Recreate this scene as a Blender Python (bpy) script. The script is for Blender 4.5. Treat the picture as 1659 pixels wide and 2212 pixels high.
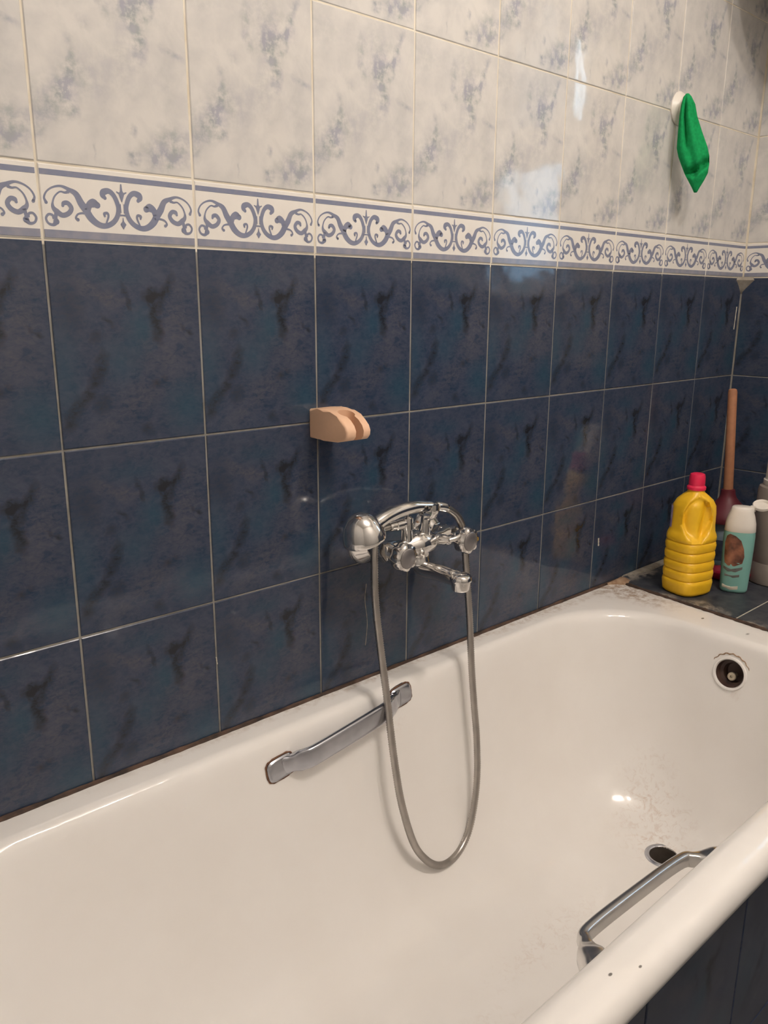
import bpy, bmesh, math, random
from mathutils import Vector, Matrix, Euler

random.seed(7)
for _o in list(bpy.data.objects):
    bpy.data.objects.remove(_o, do_unlink=True)
SC = bpy.context.scene
COL = SC.collection
R = math.radians

# ------------------------------------------------------------------ camera
cam_d = bpy.data.cameras.new('camera')
cam = bpy.data.objects.new('camera', cam_d)
COL.objects.link(cam)
cam.location = (-0.3725, -1.0137, 1.2528)
cam.rotation_euler = Euler((1.31879, -0.00586, -0.73244), 'XYZ')
cam_d.sensor_fit = 'HORIZONTAL'
cam_d.sensor_width = 36.0
cam_d.lens = 36.0 * 1748.87 / 1659.0
cam_d.clip_start = 0.01
SC.camera = cam

# ------------------------------------------------------------------ world / exposure
world = bpy.data.worlds.new('sky')
SC.world = world
world.use_nodes = True
wb = world.node_tree.nodes['Background']
wb.inputs['Color'].default_value = (0.62, 0.80, 1.0, 1)
wb.inputs['Strength'].default_value = 14.0
SC.view_settings.view_transform = 'Standard'
SC.view_settings.look = 'None'
SC.view_settings.gamma = 1.0
SC.view_settings.use_curve_mapping = False
SC.view_settings.exposure = 0.0

LAMP_POS = (0.58, -1.16, 2.42)
LAMP_POWER = 385.0
LAMP_COLOR = (1.0, 0.895, 0.80)
Z0 = 1.3234          # underside of the patterned border on the wall
ZB = Z0 + 0.0853     # its upper edge
RIM = 0.600          # top of the bath rim
LEDGE = 0.606        # top of the tiled ledge behind the bath
XC = 1.802           # corner of the two walls

# ------------------------------------------------------------------ node helpers
def new_mat(name):
    m = bpy.data.materials.new(name)
    m.use_nodes = True
    return m, m.node_tree, m.node_tree.nodes['Principled BSDF']

def N(nt, kind, **kw):
    n = nt.nodes.new(kind)
    for k, v in kw.items():
        setattr(n, k, v)
    return n

def L(nt, a, b):
    nt.links.new(a, b)

def mixc(nt, fac, a, b, mode='MIX'):
    n = N(nt, 'ShaderNodeMix', data_type='RGBA', blend_type=mode)
    n.clamp_factor = True
    for sock, v in ((n.inputs[0], fac), (n.inputs[6], a), (n.inputs[7], b)):
        if hasattr(v, 'links'):
            L(nt, v, sock)
        elif isinstance(v, (int, float)):
            sock.default_value = v
        else:
            sock.default_value = (*v, 1.0)
    return n.outputs[2]

def math_n(nt, op, a, b=None, c=None):
    n = N(nt, 'ShaderNodeMath', operation=op)
    for i, v in enumerate((a, b, c)):
        if v is None:
            continue
        if hasattr(v, 'links'):
            L(nt, v, n.inputs[i])
        else:
            n.inputs[i].default_value = v
    return n.outputs[0]

def noise(nt, vec, scale, detail=3.0, rough=0.55, dist=0.0, stretch=None):
    if stretch:
        mp = N(nt, 'ShaderNodeMapping')
        mp.inputs['Scale'].default_value = stretch[:3]
        if len(stretch) > 3:
            mp.inputs['Rotation'].default_value = (0, stretch[3], 0)
        L(nt, vec, mp.inputs['Vector'])
        vec = mp.outputs[0]
    n = N(nt, 'ShaderNodeTexNoise')
    n.inputs['Scale'].default_value = scale
    n.inputs['Detail'].default_value = detail
    n.inputs['Roughness'].default_value = rough
    n.inputs['Distortion'].default_value = dist
    L(nt, vec, n.inputs['Vector'])
    return n

def ramp(nt, fac, lo, hi):
    n = N(nt, 'ShaderNodeMapRange')
    n.clamp = True
    n.inputs[1].default_value = lo
    n.inputs[2].default_value = hi
    L(nt, fac, n.inputs[0])
    return n.outputs[0]

def objvec(nt):
    return N(nt, 'ShaderNodeTexCoord').outputs['Object']

def warp(nt, vec, scale, amount):
    n = noise(nt, vec, scale, 3.0, 0.6)
    sub = N(nt, 'ShaderNodeVectorMath', operation='SUBTRACT')
    L(nt, n.outputs['Color'], sub.inputs[0])
    sub.inputs[1].default_value = (0.5, 0.5, 0.5)
    sc = N(nt, 'ShaderNodeVectorMath', operation='SCALE')
    L(nt, sub.outputs[0], sc.inputs[0])
    sc.inputs['Scale'].default_value = amount
    ad = N(nt, 'ShaderNodeVectorMath', operation='ADD')
    L(nt, vec, ad.inputs[0])
    L(nt, sc.outputs[0], ad.inputs[1])
    return ad.outputs[0]

def blobs(nt, vec, items, ry=5.0):
    """sum of soft ellipses: (x, z, half width, half height, angle, strength) or with own (x, y, z, r)"""
    acc = None
    for it in items:
        mp = N(nt, 'ShaderNodeMapping', vector_type='TEXTURE')
        if len(it) == 6:
            x, z, a, b, ang, s = it
            mp.inputs['Location'].default_value = (x, 0, z)
            mp.inputs['Rotation'].default_value = (0, -ang, 0)
            mp.inputs['Scale'].default_value = (a, ry, b)
        else:
            x, y, z, a, b, c, s = it
            mp.inputs['Location'].default_value = (x, y, z)
            mp.inputs['Scale'].default_value = (a, b, c)
        L(nt, vec, mp.inputs['Vector'])
        g = N(nt, 'ShaderNodeTexGradient', gradient_type='SPHERICAL')
        L(nt, mp.outputs[0], g.inputs[0])
        acc = math_n(nt, 'MULTIPLY_ADD', g.outputs['Fac'], s, acc if acc is not None else 0.0)
    return acc

def bump(nt, bsdf, height, strength, dist):
    b = N(nt, 'ShaderNodeBump')
    b.inputs['Strength'].default_value = strength
    b.inputs['Distance'].default_value = dist
    L(nt, height, b.inputs['Height'])
    L(nt, b.outputs[0], bsdf.inputs['Normal'])

def simple(name, color, rough=0.5, metal=0.0, var=0.0, vscale=40.0, spec=0.5, bumpy=0.0, color2=None):
    m, nt, b = new_mat(name)
    b.inputs['Roughness'].default_value = rough
    b.inputs['Metallic'].default_value = metal
    b.inputs['Specular IOR Level'].default_value = spec
    v = objvec(nt)
    n = noise(nt, v, vscale, 4.0)
    c2 = color2 if color2 else tuple(c * (1 - var) for c in color)
    L(nt, mixc(nt, ramp(nt, n.outputs['Fac'], 0.3, 0.7), color, c2), b.inputs['Base Color'])
    if bumpy:
        bump(nt, b, n.outputs['Fac'], bumpy, 0.002)
    return m

# ------------------------------------------------------------------ materials
TW, TH = 0.2, 0.252
def uv(u, v, w=TW, h=TH):
    return (u - 0.5) * w, (0.5 - v) * h

def stroke(pts, width, s, steps=2):
    """row of stretched ellipses along a list of (u, v) points on a tile"""
    out = []
    for (u0, v0), (u1, v1) in zip(pts[:-1], pts[1:]):
        x0, z0 = uv(u0, v0)
        x1, z1 = uv(u1, v1)
        ln = math.hypot(x1 - x0, z1 - z0)
        out.append(((x0 + x1) / 2, (z0 + z1) / 2, ln * 0.72 + width * 0.4, width, math.atan2(z1 - z0, x1 - x0), s))
    return out

def blob(u, v, a, b, s, ang=0.0):
    x, z = uv(u, v)
    return (x, z, a, b, ang, s)

def mat_white_tile():
    m, nt, b = new_mat('white_marbled_glaze')
    v = objvec(nt)
    w = warp(nt, v, 55, 0.017)
    items = []
    items += stroke([(.45, .12), (.44, .25), (.487, .34)], 0.0096, 0.411)
    items += stroke([(.87, .02), (.816, .11), (.80, .19), (.72, .24), (.585, .262)], 0.0096, 0.538)
    items += stroke([(.585, .25), (.633, .32), (.683, .40), (.69, .48)], 0.0123, 0.606)
    items += stroke([(.78, .2), (.77, .28), (.72, .32)], 0.0055, 0.391)
    items += stroke([(.83, .41), (.965, .45)], 0.0068, 0.606)
    items += stroke([(.266, .52), (.20, .66), (.17, .70)], 0.0096, 0.684)
    items += stroke([(.20, .69), (.25, .76)], 0.0082, 0.489)
    items += [blob(.18, .68, .014, .018, .5), blob(.09, .77, .022, .02, .35), blob(.02, .86, .012, .022, .55),
              blob(.225, .77, .012, .012, .45), blob(.248, .463, .009, .008, .45), blob(.34, .385, .012, .012, .3),
              blob(.64, .235, .022, .02, .4), blob(.60, .94, .014, .010, .75, .5), blob(.735, .935, .007, .007, .6),
              blob(.88, .93, .022, .009, .4, .6), blob(.615, .81, .006, .008, .5), blob(.9, .81, .04, .02, .32),
              blob(.5, .55, .06, .04, .22), blob(.85, .88, .05, .03, .3), blob(.55, .10, .05, .03, .15),
              blob(.36, .93, .003, .02, .4),
              blob(.30, .62, .030, .05, .32, .9), blob(.12, .72, .05, .035, .42, .7), blob(.66, .22, .055, .045, .34), blob(.62, .38, .03, .05, .25), blob(.80, .91, .06, .028, .42, .3),
              blob(.12, .12, .04, .04, .18), blob(.86, .60, .03, .05, .14)]
    s = blobs(nt, w, items)
    fine = noise(nt, v, 75, 4.0, 0.62)
    vein = math_n(nt, 'MULTIPLY', s, ramp(nt, fine.outputs['Fac'], 0.33, 0.60))
    cloud = noise(nt, v, 22, 4.0, 0.6, 0.3)
    col = mixc(nt, math_n(nt, 'MULTIPLY', ramp(nt, cloud.outputs['Fac'], 0.40, 0.70), 0.60), (0.640, 0.618, 0.588), (0.475, 0.47, 0.468))
    tint = noise(nt, v, 35, 2.0)
    vc = mixc(nt, ramp(nt, tint.outputs['Fac'], 0.4, 0.6), (0.235, 0.275, 0.285), (0.28, 0.29, 0.37))
    col = mixc(nt, math_n(nt, 'MINIMUM', math_n(nt, 'MULTIPLY', vein, 1.25), 0.72), col, vc)
    L(nt, col, b.inputs['Base Color'])
    b.inputs['Roughness'].default_value = 0.06
    b.inputs['Specular IOR Level'].default_value = 0.5
    wv = noise(nt, N(nt, 'ShaderNodeNewGeometry').outputs['Position'], 9, 2.0, 0.5)
    bump(nt, b, wv.outputs['Fac'], 0.2520, 0.007)
    return m

def mat_blue_tile():
    m, nt, b = new_mat('dark_blue_marbled_glaze')
    v = objvec(nt)
    w = warp(nt, v, 70, 0.018)
    dark = []
    dark += stroke([(.80, .15), (.77, .22), (.66, .25), (.60, .25)], .010, .7)
    dark += stroke([(.66, .24), (.67, .36), (.70, .47)], .012, .8)
    dark += stroke([(.46, .20), (.50, .28), (.50, .32)], .005, .6)
    dark += stroke([(.73, .24), (.72, .32)], .006, .6)
    dark += stroke([(.86, .41), (.95, .44)], .004, .7)
    dark += stroke([(.32, .35), (.38, .40)], .005, .6)
    dark += stroke([(.30, .53), (.28, .62), (.2, .72), (.1, .80), (.04, .90)], .012, .65)
    dark += [blob(.27, .79, .016, .018, .4), blob(.57, .94, .012, .012, .5, .6), blob(.27, .45, .014, .010, .35),
             blob(.1, .3, .03, .05, .25), blob(.68, .69, .018, .008, .45, .4)]
    teal = [blob(.57, .41, .03, .04, .8), blob(.42, .57, .035, .04, .6), blob(.88, .83, .045, .05, .8), blob(.05, .62, .03, .08, .6),
            blob(.45, .15, .05, .02, .4)]
    pale = [blob(.28, .24, .045, .010, .8, -.6), blob(.42, .27, .03, .010, .8, -.5), blob(.83, .37, .028, .03, .7), blob(.55, .75, .05, .025, .5, .4),
            blob(.75, .55, .05, .05, .5), blob(.35, .88, .06, .02, .4, .5), blob(.85, .22, .03, .02, .4)]
    d = blobs(nt, w, dark)
    t = blobs(nt, w, teal)
    p = blobs(nt, w, pale)
    fine = noise(nt, v, 85, 6.0, 0.72, 0.8, (1.0, 1.0, 1.9, 0.35))
    f = ramp(nt, fine.outputs['Fac'], 0.36, 0.66)
    mid = noise(nt, v, 30, 4.0, 0.6, 0.5)
    mm = ramp(nt, mid.outputs['Fac'], 0.32, 0.68)
    col = mixc(nt, mm, (0.017, 0.034, 0.071), (0.043, 0.055, 0.091))
    col = mixc(nt, math_n(nt, 'MULTIPLY', f, 0.62), col, (0.067, 0.075, 0.107))
    col = mixc(nt, math_n(nt, 'MULTIPLY', t, 0.75), col, (0.020, 0.066, 0.104))
    col = mixc(nt, math_n(nt, 'MULTIPLY', math_n(nt, 'MULTIPLY', p, f), 0.8), col, (0.105, 0.092, 0.098))
    dk = math_n(nt, 'MULTIPLY', d, ramp(nt, fine.outputs['Fac'], 0.30, 0.58))
    col = mixc(nt, math_n(nt, 'MINIMUM', math_n(nt, 'MULTIPLY', dk, 1.5), 0.92), col, (0.016, 0.017, 0.022))
    L(nt, col, b.inputs['Base Color'])
    b.inputs['Roughness'].default_value = 0.09
    wv = noise(nt, N(nt, 'ShaderNodeNewGeometry').outputs['Position'], 11, 2.0, 0.5)
    bump(nt, b, wv.outputs['Fac'], 0.35, 0.005)
    return m

def mat_grout():
    m, nt, b = new_mat('grout')
    v = objvec(nt)
    sep = N(nt, 'ShaderNodeSeparateXYZ')
    L(nt, v, sep.inputs[0])
    n = noise(nt, v, 14, 4.0)
    n2 = noise(nt, v, 90, 3.0)
    up = mixc(nt, ramp(nt, n.outputs['Fac'], 0.45, 0.75), (0.76, 0.70, 0.585), (0.58, 0.50, 0.37))
    lo = mixc(nt, ramp(nt, n.outputs['Fac'], 0.35, 0.68), (0.30, 0.29, 0.27), (0.15, 0.14, 0.12))
    lo = mixc(nt, math_n(nt, 'MULTIPLY', ramp(nt, n2.outputs['Fac'], 0.5, 0.75), 0.35), lo, (0.35, 0.30, 0.18))
    L(nt, mixc(nt, ramp(nt, sep.outputs[2], Z0 - 0.006, Z0 - 0.004), lo, up), b.inputs['Base Color'])
    b.inputs['Roughness'].default_value = 0.85
    return m

def mat_enamel():
    m, nt, b = new_mat('cream_enamel')
    v = N(nt, 'ShaderNodeNewGeometry').outputs['Position']
    n = noise(nt, v, 7, 3.0)
    col = mixc(nt, math_n(nt, 'MULTIPLY', ramp(nt, n.outputs['Fac'], 0.35, 0.7), 0.6), (0.91, 0.885, 0.855), (0.865, 0.83, 0.79))
    # rusty scratches and limescale around the waste
    w = warp(nt, v, 25, 0.05)
    rust = blobs(nt, w, [(1.06, -.30, .215, .16, .10, .06, 1.0), (1.10, -.25, .25, .10, .07, .10, .7), (.98, -.355, .19, .07, .07, .03, .8),
                         (1.15, -.38, .50, .05, .04, .03, .5), (.62, -.34, .185, .22, .05, .03, .55), (.35, -.40, .19, .16, .06, .03, .5),
                         (.48, -.10, .54, .10, .05, .05, .5)])
    sc = noise(nt, v, 60, 5.0, 0.7, 1.2)
    rm = math_n(nt, 'MULTIPLY', rust, ramp(nt, sc.outputs['Fac'], 0.50, 0.68))
    col = mixc(nt, math_n(nt, 'MINIMUM', math_n(nt, 'MULTIPLY', rm, 0.6), 0.5), col, (0.52, 0.33, 0.22))
    # grime near the corner against the ledge and along the wall
    gr = blobs(nt, warp(nt, v, 40, 0.03), [(1.27, -.03, .6, .10, .10, .05, 1.0), (1.25, -.12, .6, .06, .10, .05, .7), (1.02, -.015, .6, .35, .022, .03, .5),
                                           (.45, -.008, .6, .6, .016, .03, .45)])
    gn = noise(nt, v, 55, 5.0, 0.7)
    gm = math_n(nt, 'MULTIPLY', gr, ramp(nt, gn.outputs['Fac'], 0.42, 0.62))
    col = mixc(nt, math_n(nt, 'MINIMUM', math_n(nt, 'MULTIPLY', gm, 1.1), 0.75), col, (0.36, 0.22, 0.12))
    # a few chips
    ch = blobs(nt, v, [(1.232, -.262, .6, .005, .003, .012, 3.0), (.075, -.215, .30, .006, .010, .010, 2.4), (.02, -.25, .26, .004, .004, .006, 2.0),
                       (.250, -.668, .6, .0035, .002, .01, 2.0), (.283, -.682, .6, .003, .0016, .012, 2.0), (1.22, -.365, .6, .008, .004, .010, .8)])
    col = mixc(nt, math_n(nt, 'MINIMUM', ch, 0.85), col, (0.07, 0.06, 0.05))
    L(nt, col, b.inputs['Base Color'])
    b.inputs['Roughness'].default_value = 0.10
    b.inputs['Specular IOR Level'].default_value = 0.55
    wv = noise(nt, v, 16, 2.0, 0.5)
    bump(nt, b, wv.outputs['Fac'], 0.25, 0.006)
    return m

def mat_ledge_tile():
    m, nt, b = new_mat('worn_dark_tile')
    v = N(nt, 'ShaderNodeNewGeometry').outputs['Position']
    n = noise(nt, v, 35, 5.0, 0.65, 0.4)
    col = mixc(nt, ramp(nt, n.outputs['Fac'], 0.35, 0.7), (0.022, 0.028, 0.040), (0.075, 0.078, 0.088))
    st = blobs(nt, warp(nt, v, 35, 0.05), [(1.27, -.235, .606, .05, .07, .05, 1.0), (1.245, -.36, .606, .05, .10, .05, .8), (1.40, -.02, .606, .10, .04, .05, .9),
                                          (1.30, -.02, .606, .06, .04, .05, .9), (1.29, -.14, .606, .04, .04, .05, .6)])
    sn = noise(nt, v, 45, 5.0, 0.7)
    sm = math_n(nt, 'MULTIPLY', st, ramp(nt, sn.outputs['Fac'], 0.42, 0.62))
    col = mixc(nt, math_n(nt, 'MINIMUM', math_n(nt, 'MULTIPLY', sm, 2.2), 0.9), col, (0.36, 0.32, 0.27))
    L(nt, col, b.inputs['Base Color'])
    b.inputs['Roughness'].default_value = 0.45
    bump(nt, b, sn.outputs['Fac'], 0.15, 0.002)
    return m

M = {}
M['white_tile'] = mat_white_tile()
M['blue_tile'] = mat_blue_tile()
M['grout'] = mat_grout()
M['enamel'] = mat_enamel()
M['ledge_tile'] = mat_ledge_tile()
M['border'] = simple('border_glaze', (0.80, 0.765, 0.715), 0.12, var=0.05)
M['border_print'] = simple('border_blue_print', (0.185, 0.210, 0.310), 0.15, color2=(0.235, 0.245, 0.32), vscale=60)
M['border_foot'] = simple('border_grey_blue_print', (0.21, 0.225, 0.30), 0.18, color2=(0.29, 0.285, 0.33), vscale=50)
M['chrome'] = simple('chrome', (0.78, 0.76, 0.74), 0.10, 1.0, var=0.06)
M['chrome_worn'] = simple('worn_chrome', (0.56, 0.57, 0.62), 0.24, 1.0, var=0.25, vscale=25)
M['chrome_satin'] = simple('satin_chrome', (0.74, 0.73, 0.72), 0.26, 1.0, var=0.1, vscale=25)
M['hose'] = simple('hose_metal', (0.50, 0.47, 0.44), 0.32, 1.0, var=0.2)
M['knob_cap'] = simple('grey_knob_cap', (0.30, 0.28, 0.28), 0.25, 0.7, var=0.1)
M['beige'] = simple('beige_plastic', (0.86, 0.55, 0.36), 0.42, var=0.06)
M['white_plastic'] = simple('white_plastic', (0.82, 0.77, 0.70), 0.35, var=0.05)
M['yellow'] = simple('yellow_plastic', (0.94, 0.55, 0.020), 0.36, var=0.08, vscale=12)
M['pink'] = simple('pink_plastic', (0.80, 0.022, 0.085), 0.35, var=0.1)
M['dark_pink'] = simple('dark_pink_plastic', (0.50, 0.016, 0.065), 0.35, var=0.15)
M['teal'] = simple('teal_plastic', (0.22, 0.46, 0.41), 0.30, var=0.08, vscale=15)
M['label_white'] = simple('printed_label', (0.66, 0.60, 0.66), 0.4, color2=(0.28, 0.16, 0.42), vscale=45)
M['label_brown'] = simple('brown_picture_label', (0.045, 0.014, 0.012), 0.35, color2=(0.34, 0.135, 0.07), vscale=42)
M['label_grey'] = simple('grey_print', (0.17, 0.17, 0.16), 0.4, var=0.2)
M['label_cream'] = simple('cream_print', (0.62, 0.58, 0.48), 0.4, var=0.1)
M['label_navy'] = simple('navy_label', (0.012, 0.014, 0.03), 0.35, color2=(0.05, 0.07, 0.10), vscale=50)
M['jar'] = simple('blue_grey_plastic', (0.14, 0.20, 0.24), 0.25, color2=(0.22, 0.27, 0.30), vscale=30)
M['wood'] = simple('plunger_wood', (0.42, 0.19, 0.095), 0.55, color2=(0.34, 0.15, 0.08), vscale=60)
M['red_rubber'] = simple('dark_red_rubber', (0.13, 0.016, 0.026), 0.5, var=0.2)
M['canister'] = simple('dull_white_plastic', (0.32, 0.28, 0.25), 0.45, color2=(0.26, 0.225, 0.20), vscale=14)
M['green'] = simple('green_knit', (0.012, 0.33, 0.10), 0.9, var=0.3, vscale=160, bumpy=0.4, spec=0.1)
M['rust'] = simple('rust', (0.10, 0.040, 0.024), 0.8, color2=(0.22, 0.11, 0.06), vscale=90)
M['sealant'] = simple('mouldy_sealant', (0.016, 0.011, 0.009), 0.75, color2=(0.13, 0.075, 0.05), vscale=30, bumpy=0.3)
M['mortar'] = simple('grey_mortar', (0.36, 0.33, 0.28), 0.9, color2=(0.20, 0.17, 0.14), vscale=50, bumpy=0.4)
M['tan_mortar'] = simple('tan_mortar', (0.46, 0.33, 0.22), 0.9, color2=(0.26, 0.15, 0.09), vscale=70, bumpy=0.4)
M['dark_hole'] = simple('dark_pipe', (0.110, 0.090, 0.075), 0.6, color2=(0.070, 0.055, 0.045), vscale=40)
M['brown_cup'] = simple('grimy_brass', (0.11, 0.065, 0.050), 0.5, color2=(0.055, 0.028, 0.024), vscale=40)
M['bolt'] = simple('pale_brass', (0.62, 0.53, 0.40), 0.35, var=0.2, vscale=80)
M['plaster'] = simple('painted_plaster', (0.74, 0.72, 0.69), 0.8, var=0.08, vscale=5)
M['lower_paint'] = simple('dark_lower_wall', (0.10, 0.105, 0.13), 0.5, var=0.2, vscale=9)
M['floor'] = simple('grey_floor', (0.13, 0.125, 0.12), 0.4, var=0.25, vscale=9)
M['frame'] = simple('white_window_paint', (0.78, 0.76, 0.72), 0.4, var=0.05)

def mat_glass(name, tint):
    m = bpy.data.materials.new(name)
    m.use_nodes = True
    nt = m.node_tree
    nt.nodes.remove(nt.nodes['Principled BSDF'])
    tr = N(nt, 'ShaderNodeBsdfTransparent')
    tr.inputs[0].default_value = (*tint, 1)
    gl = N(nt, 'ShaderNodeBsdfGlossy')
    gl.inputs['Roughness'].default_value = 0.02
    fr = N(nt, 'ShaderNodeFresnel')
    mx = N(nt, 'ShaderNodeMixShader')
    L(nt, fr.outputs[0], mx.inputs[0])
    L(nt, tr.outputs[0], mx.inputs[1])
    L(nt, gl.outputs[0], mx.inputs[2])
    L(nt, mx.outputs[0], nt.nodes['Material Output'].inputs['Surface'])
    return m
M['glass'] = mat_glass('window_glass', (0.93, 0.96, 0.97))
M['glass_half_dim'] = mat_glass('half_dim_window_glass', (0.50, 0.54, 0.56))  # clear glass, tinted to weaken the window's reflection in the tiles
M['glass_dim'] = mat_glass('dim_window_glass', (0.20, 0.22, 0.23))  # same glass with a stronger dimming tint

def mat_lamp():
    m, nt, b = new_mat('lit_opal_glass')
    b.inputs['Base Color'].default_value = (0.9, 0.88, 0.82, 1)
    b.inputs['Emission Color'].default_value = (*LAMP_COLOR, 1)
    b.inputs['Emission Strength'].default_value = LAMP_POWER
    return m
M['lamp'] = mat_lamp()

# ------------------------------------------------------------------ mesh helpers
def empty(name, loc, label, cat, group=None):
    o = bpy.data.objects.new(name, None)
    o.empty_display_size = 0.05
    COL.objects.link(o)
    o.location = loc
    tag(o, label, cat, group)
    return o

def tag(o, label=None, cat=None, group=None, kind=None):
    if label: o['label'] = label
    if cat: o['category'] = cat
    if group: o['group'] = group
    if kind: o['kind'] = kind
    return o

def world_loc(o):
    p = Vector(o.location)
    while o.parent:
        o = o.parent
        p += Vector(o.location)
    return p

def finish(name, bm, mat, parent=None, smooth=True, angle=40, recalc=True, center=True):
    """geometry is given in world coordinates; the origin goes to the middle of the piece"""
    if recalc:
        bmesh.ops.recalc_face_normals(bm, faces=bm.faces)
    me = bpy.data.meshes.new(name)
    c = Vector((0, 0, 0))
    if center and len(bm.verts):
        lo = Vector([min(v.co[i] for v in bm.verts) for i in range(3)])
        hi = Vector([max(v.co[i] for v in bm.verts) for i in range(3)])
        c = (lo + hi) / 2
        for v in bm.verts:
            v.co -= c
    bm.to_mesh(me)
    bm.free()
    if smooth:
        for p in me.polygons:
            p.use_smooth = True
        me.set_sharp_from_angle(angle=R(angle))
    me.materials.append(mat)
    o = bpy.data.objects.new(name, me)
    COL.objects.link(o)
    if parent:
        o.parent = parent
        o.location = c - world_loc(parent)
    else:
        o.location = c
    return o

def add_box(bm, lo, hi, bevel=0.0, seg=2):
    vs = [bm.verts.new((x, y, z)) for x in (lo[0], hi[0]) for y in (lo[1], hi[1]) for z in (lo[2], hi[2])]
    fs = [(0, 1, 3, 2), (4, 6, 7, 5), (0, 4, 5, 1), (2, 3, 7, 6), (0, 2, 6, 4), (1, 5, 7, 3)]
    faces = [bm.faces.new([vs[i] for i in f]) for f in fs]
    if bevel:
        es = list({e for f in faces for e in f.edges})
        bmesh.ops.bevel(bm, geom=es, offset=bevel, segments=seg, profile=0.5, affect='EDGES')
    return bm

def loft(bm, rings, cap=True, closed=False):
    """rings: lists of equal length of points"""
    vr = [[bm.verts.new(p) for p in r] for r in rings]
    n = len(vr[0])
    pairs = list(zip(vr[:-1], vr[1:]))
    if closed:
        pairs.append((vr[-1], vr[0]))
    for a, b in pairs:
        for i in range(n):
            j = (i + 1) % n
            bm.faces.new((a[i], a[j], b[j], b[i]))
    if cap and not closed:
        bm.faces.new(list(reversed(vr[0])))
        bm.faces.new(vr[-1])
    return vr

def frame_of(axis):
    a = Vector(axis).normalized()
    t = Vector((0, 0, 1)) if abs(a.z) < 0.9 else Vector((1, 0, 0))
    u = t.cross(a).normalized()
    return a, u, a.cross(u)

def lathe(bm, origin, axis, prof, seg=32, lobes=0, amp=0.0, lobe_rows=None):
    """prof: (distance along axis, radius)"""
    a, u, w = frame_of(axis)
    o = Vector(origin)
    rings = []
    for k, (h, r) in enumerate(prof):
        ring = []
        for i in range(seg):
            t = 2 * math.pi * i / seg
            rr = r
            if lobes and (lobe_rows is None or k in lobe_rows):
                rr = r * (1 + amp * math.cos(lobes * t))
            ring.append(o + a * h + (u * math.cos(t) + w * math.sin(t)) * rr)
        rings.append(ring)
    return loft(bm, rings)

def catmull(pts, n):
    P = [Vector(p) for p in pts]
    P = [P[0] * 2 - P[1]] + P + [P[-1] * 2 - P[-2]]
    out = []
    for i in range(1, len(P) - 2):
        p0, p1, p2, p3 = P[i - 1:i + 3]
        for k in range(n):
            t = k / n
            out.append(0.5 * ((2 * p1) + (p2 - p0) * t + (2 * p0 - 5 * p1 + 4 * p2 - p3) * t * t + (3 * p1 - p0 - 3 * p2 + p3) * t ** 3))
    out.append(P[-2])
    return out

def resample(pts, step):
    out = [pts[0]]
    acc = 0.0
    for a, b in zip(pts[:-1], pts[1:]):
        d = (b - a).length
        while acc + d >= step:
            t = (step - acc) / d
            a = a + (b - a) * t
            out.append(a)
            d = (b - a).length
            acc = 0.0
        acc += d
    return out

def sweep(bm, pts, radius, seg=12, section=None, up=None):
    """radius: function of index fraction or number; section(frac) gives list of (u, w) offsets"""
    pts = [Vector(p) for p in pts]
    n = len(pts)
    u = None
    rings = []
    for i, p in enumerate(pts):
        t = (pts[min(i + 1, n - 1)] - pts[max(i - 1, 0)]).normalized()
        if up is not None:
            u = Vector(up).cross(t).normalized()
        elif u is None:
            u = frame_of(t)[1]
        else:
            u = (u - t * u.dot(t)).normalized()
        w = t.cross(u)
        f = i / (n - 1)
        if section:
            rings.append([p + u * a + w * b for a, b in section(f)])
        else:
            r = radius(f, i) if callable(radius) else radius
            rings.append([p + (u * math.cos(2 * math.pi * k / seg) + w * math.sin(2 * math.pi * k / seg)) * r for k in range(seg)])
    return loft(bm, rings)

def lerp_table(tab, f):
    for (a, va), (b, vb) in zip(tab[:-1], tab[1:]):
        if f <= b:
            t = (f - a) / (b - a) if b > a else 0
            t = t * t * (3 - 2 * t)
            return va + (vb - va) * t
    return tab[-1][1]

def round_rect(x0, x1, y0, y1, r, z, nc=10, ns=(12, 5)):
    """points around a rounded rectangle, same count whatever the size"""
    r = max(0.002, min(r, (x1 - x0) / 2 - 0.001, (y1 - y0) / 2 - 0.001))
    pts = []
    cs = [(x1 - r, y0 + r, -90), (x1 - r, y1 - r, 0), (x0 + r, y1 - r, 90), (x0 + r, y0 + r, 180)]
    for k, (cx, cy, a0) in enumerate(cs):
        arc = [Vector((cx + r * math.cos(R(a0 + 90 * i / nc)), cy + r * math.sin(R(a0 + 90 * i / nc)), z)) for i in range(nc + 1)]
        pts += arc
        nx, ny, na = cs[(k + 1) % 4]
        q = Vector((nx + r * math.cos(R(na)), ny + r * math.sin(R(na)), z))
        n = ns[0] if k in (1, 3) else ns[1]
        for i in range(1, n):
            pts.append(arc[-1].lerp(q, i / n))
    return pts

def boolean_cut(obj, cutters):
    dg = None
    for c in cutters:
        md = obj.modifiers.new('cut', 'BOOLEAN')
        md.operation = 'DIFFERENCE'
        md.solver = 'EXACT'
        md.object = c
    bpy.context.view_layer.update()
    dg = bpy.context.evaluated_depsgraph_get()
    me = bpy.data.meshes.new_from_object(obj.evaluated_get(dg))
    obj.modifiers.clear()
    old = obj.data
    obj.data = me
    bpy.data.meshes.remove(old)
    for c in cutters:
        d = c.data
        bpy.data.objects.remove(c, do_unlink=True)
        bpy.data.meshes.remove(d)
    for p in me.polygons:
        p.use_smooth = True
    me.set_sharp_from_angle(angle=R(38))
    return obj

# ------------------------------------------------------------------ room shell
def slab(name, lo, hi, mat, kind='structure'):
    bm = bmesh.new()
    add_box(bm, lo, hi)
    return tag(finish(name, bm, mat, None, smooth=False), kind=kind)

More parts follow.
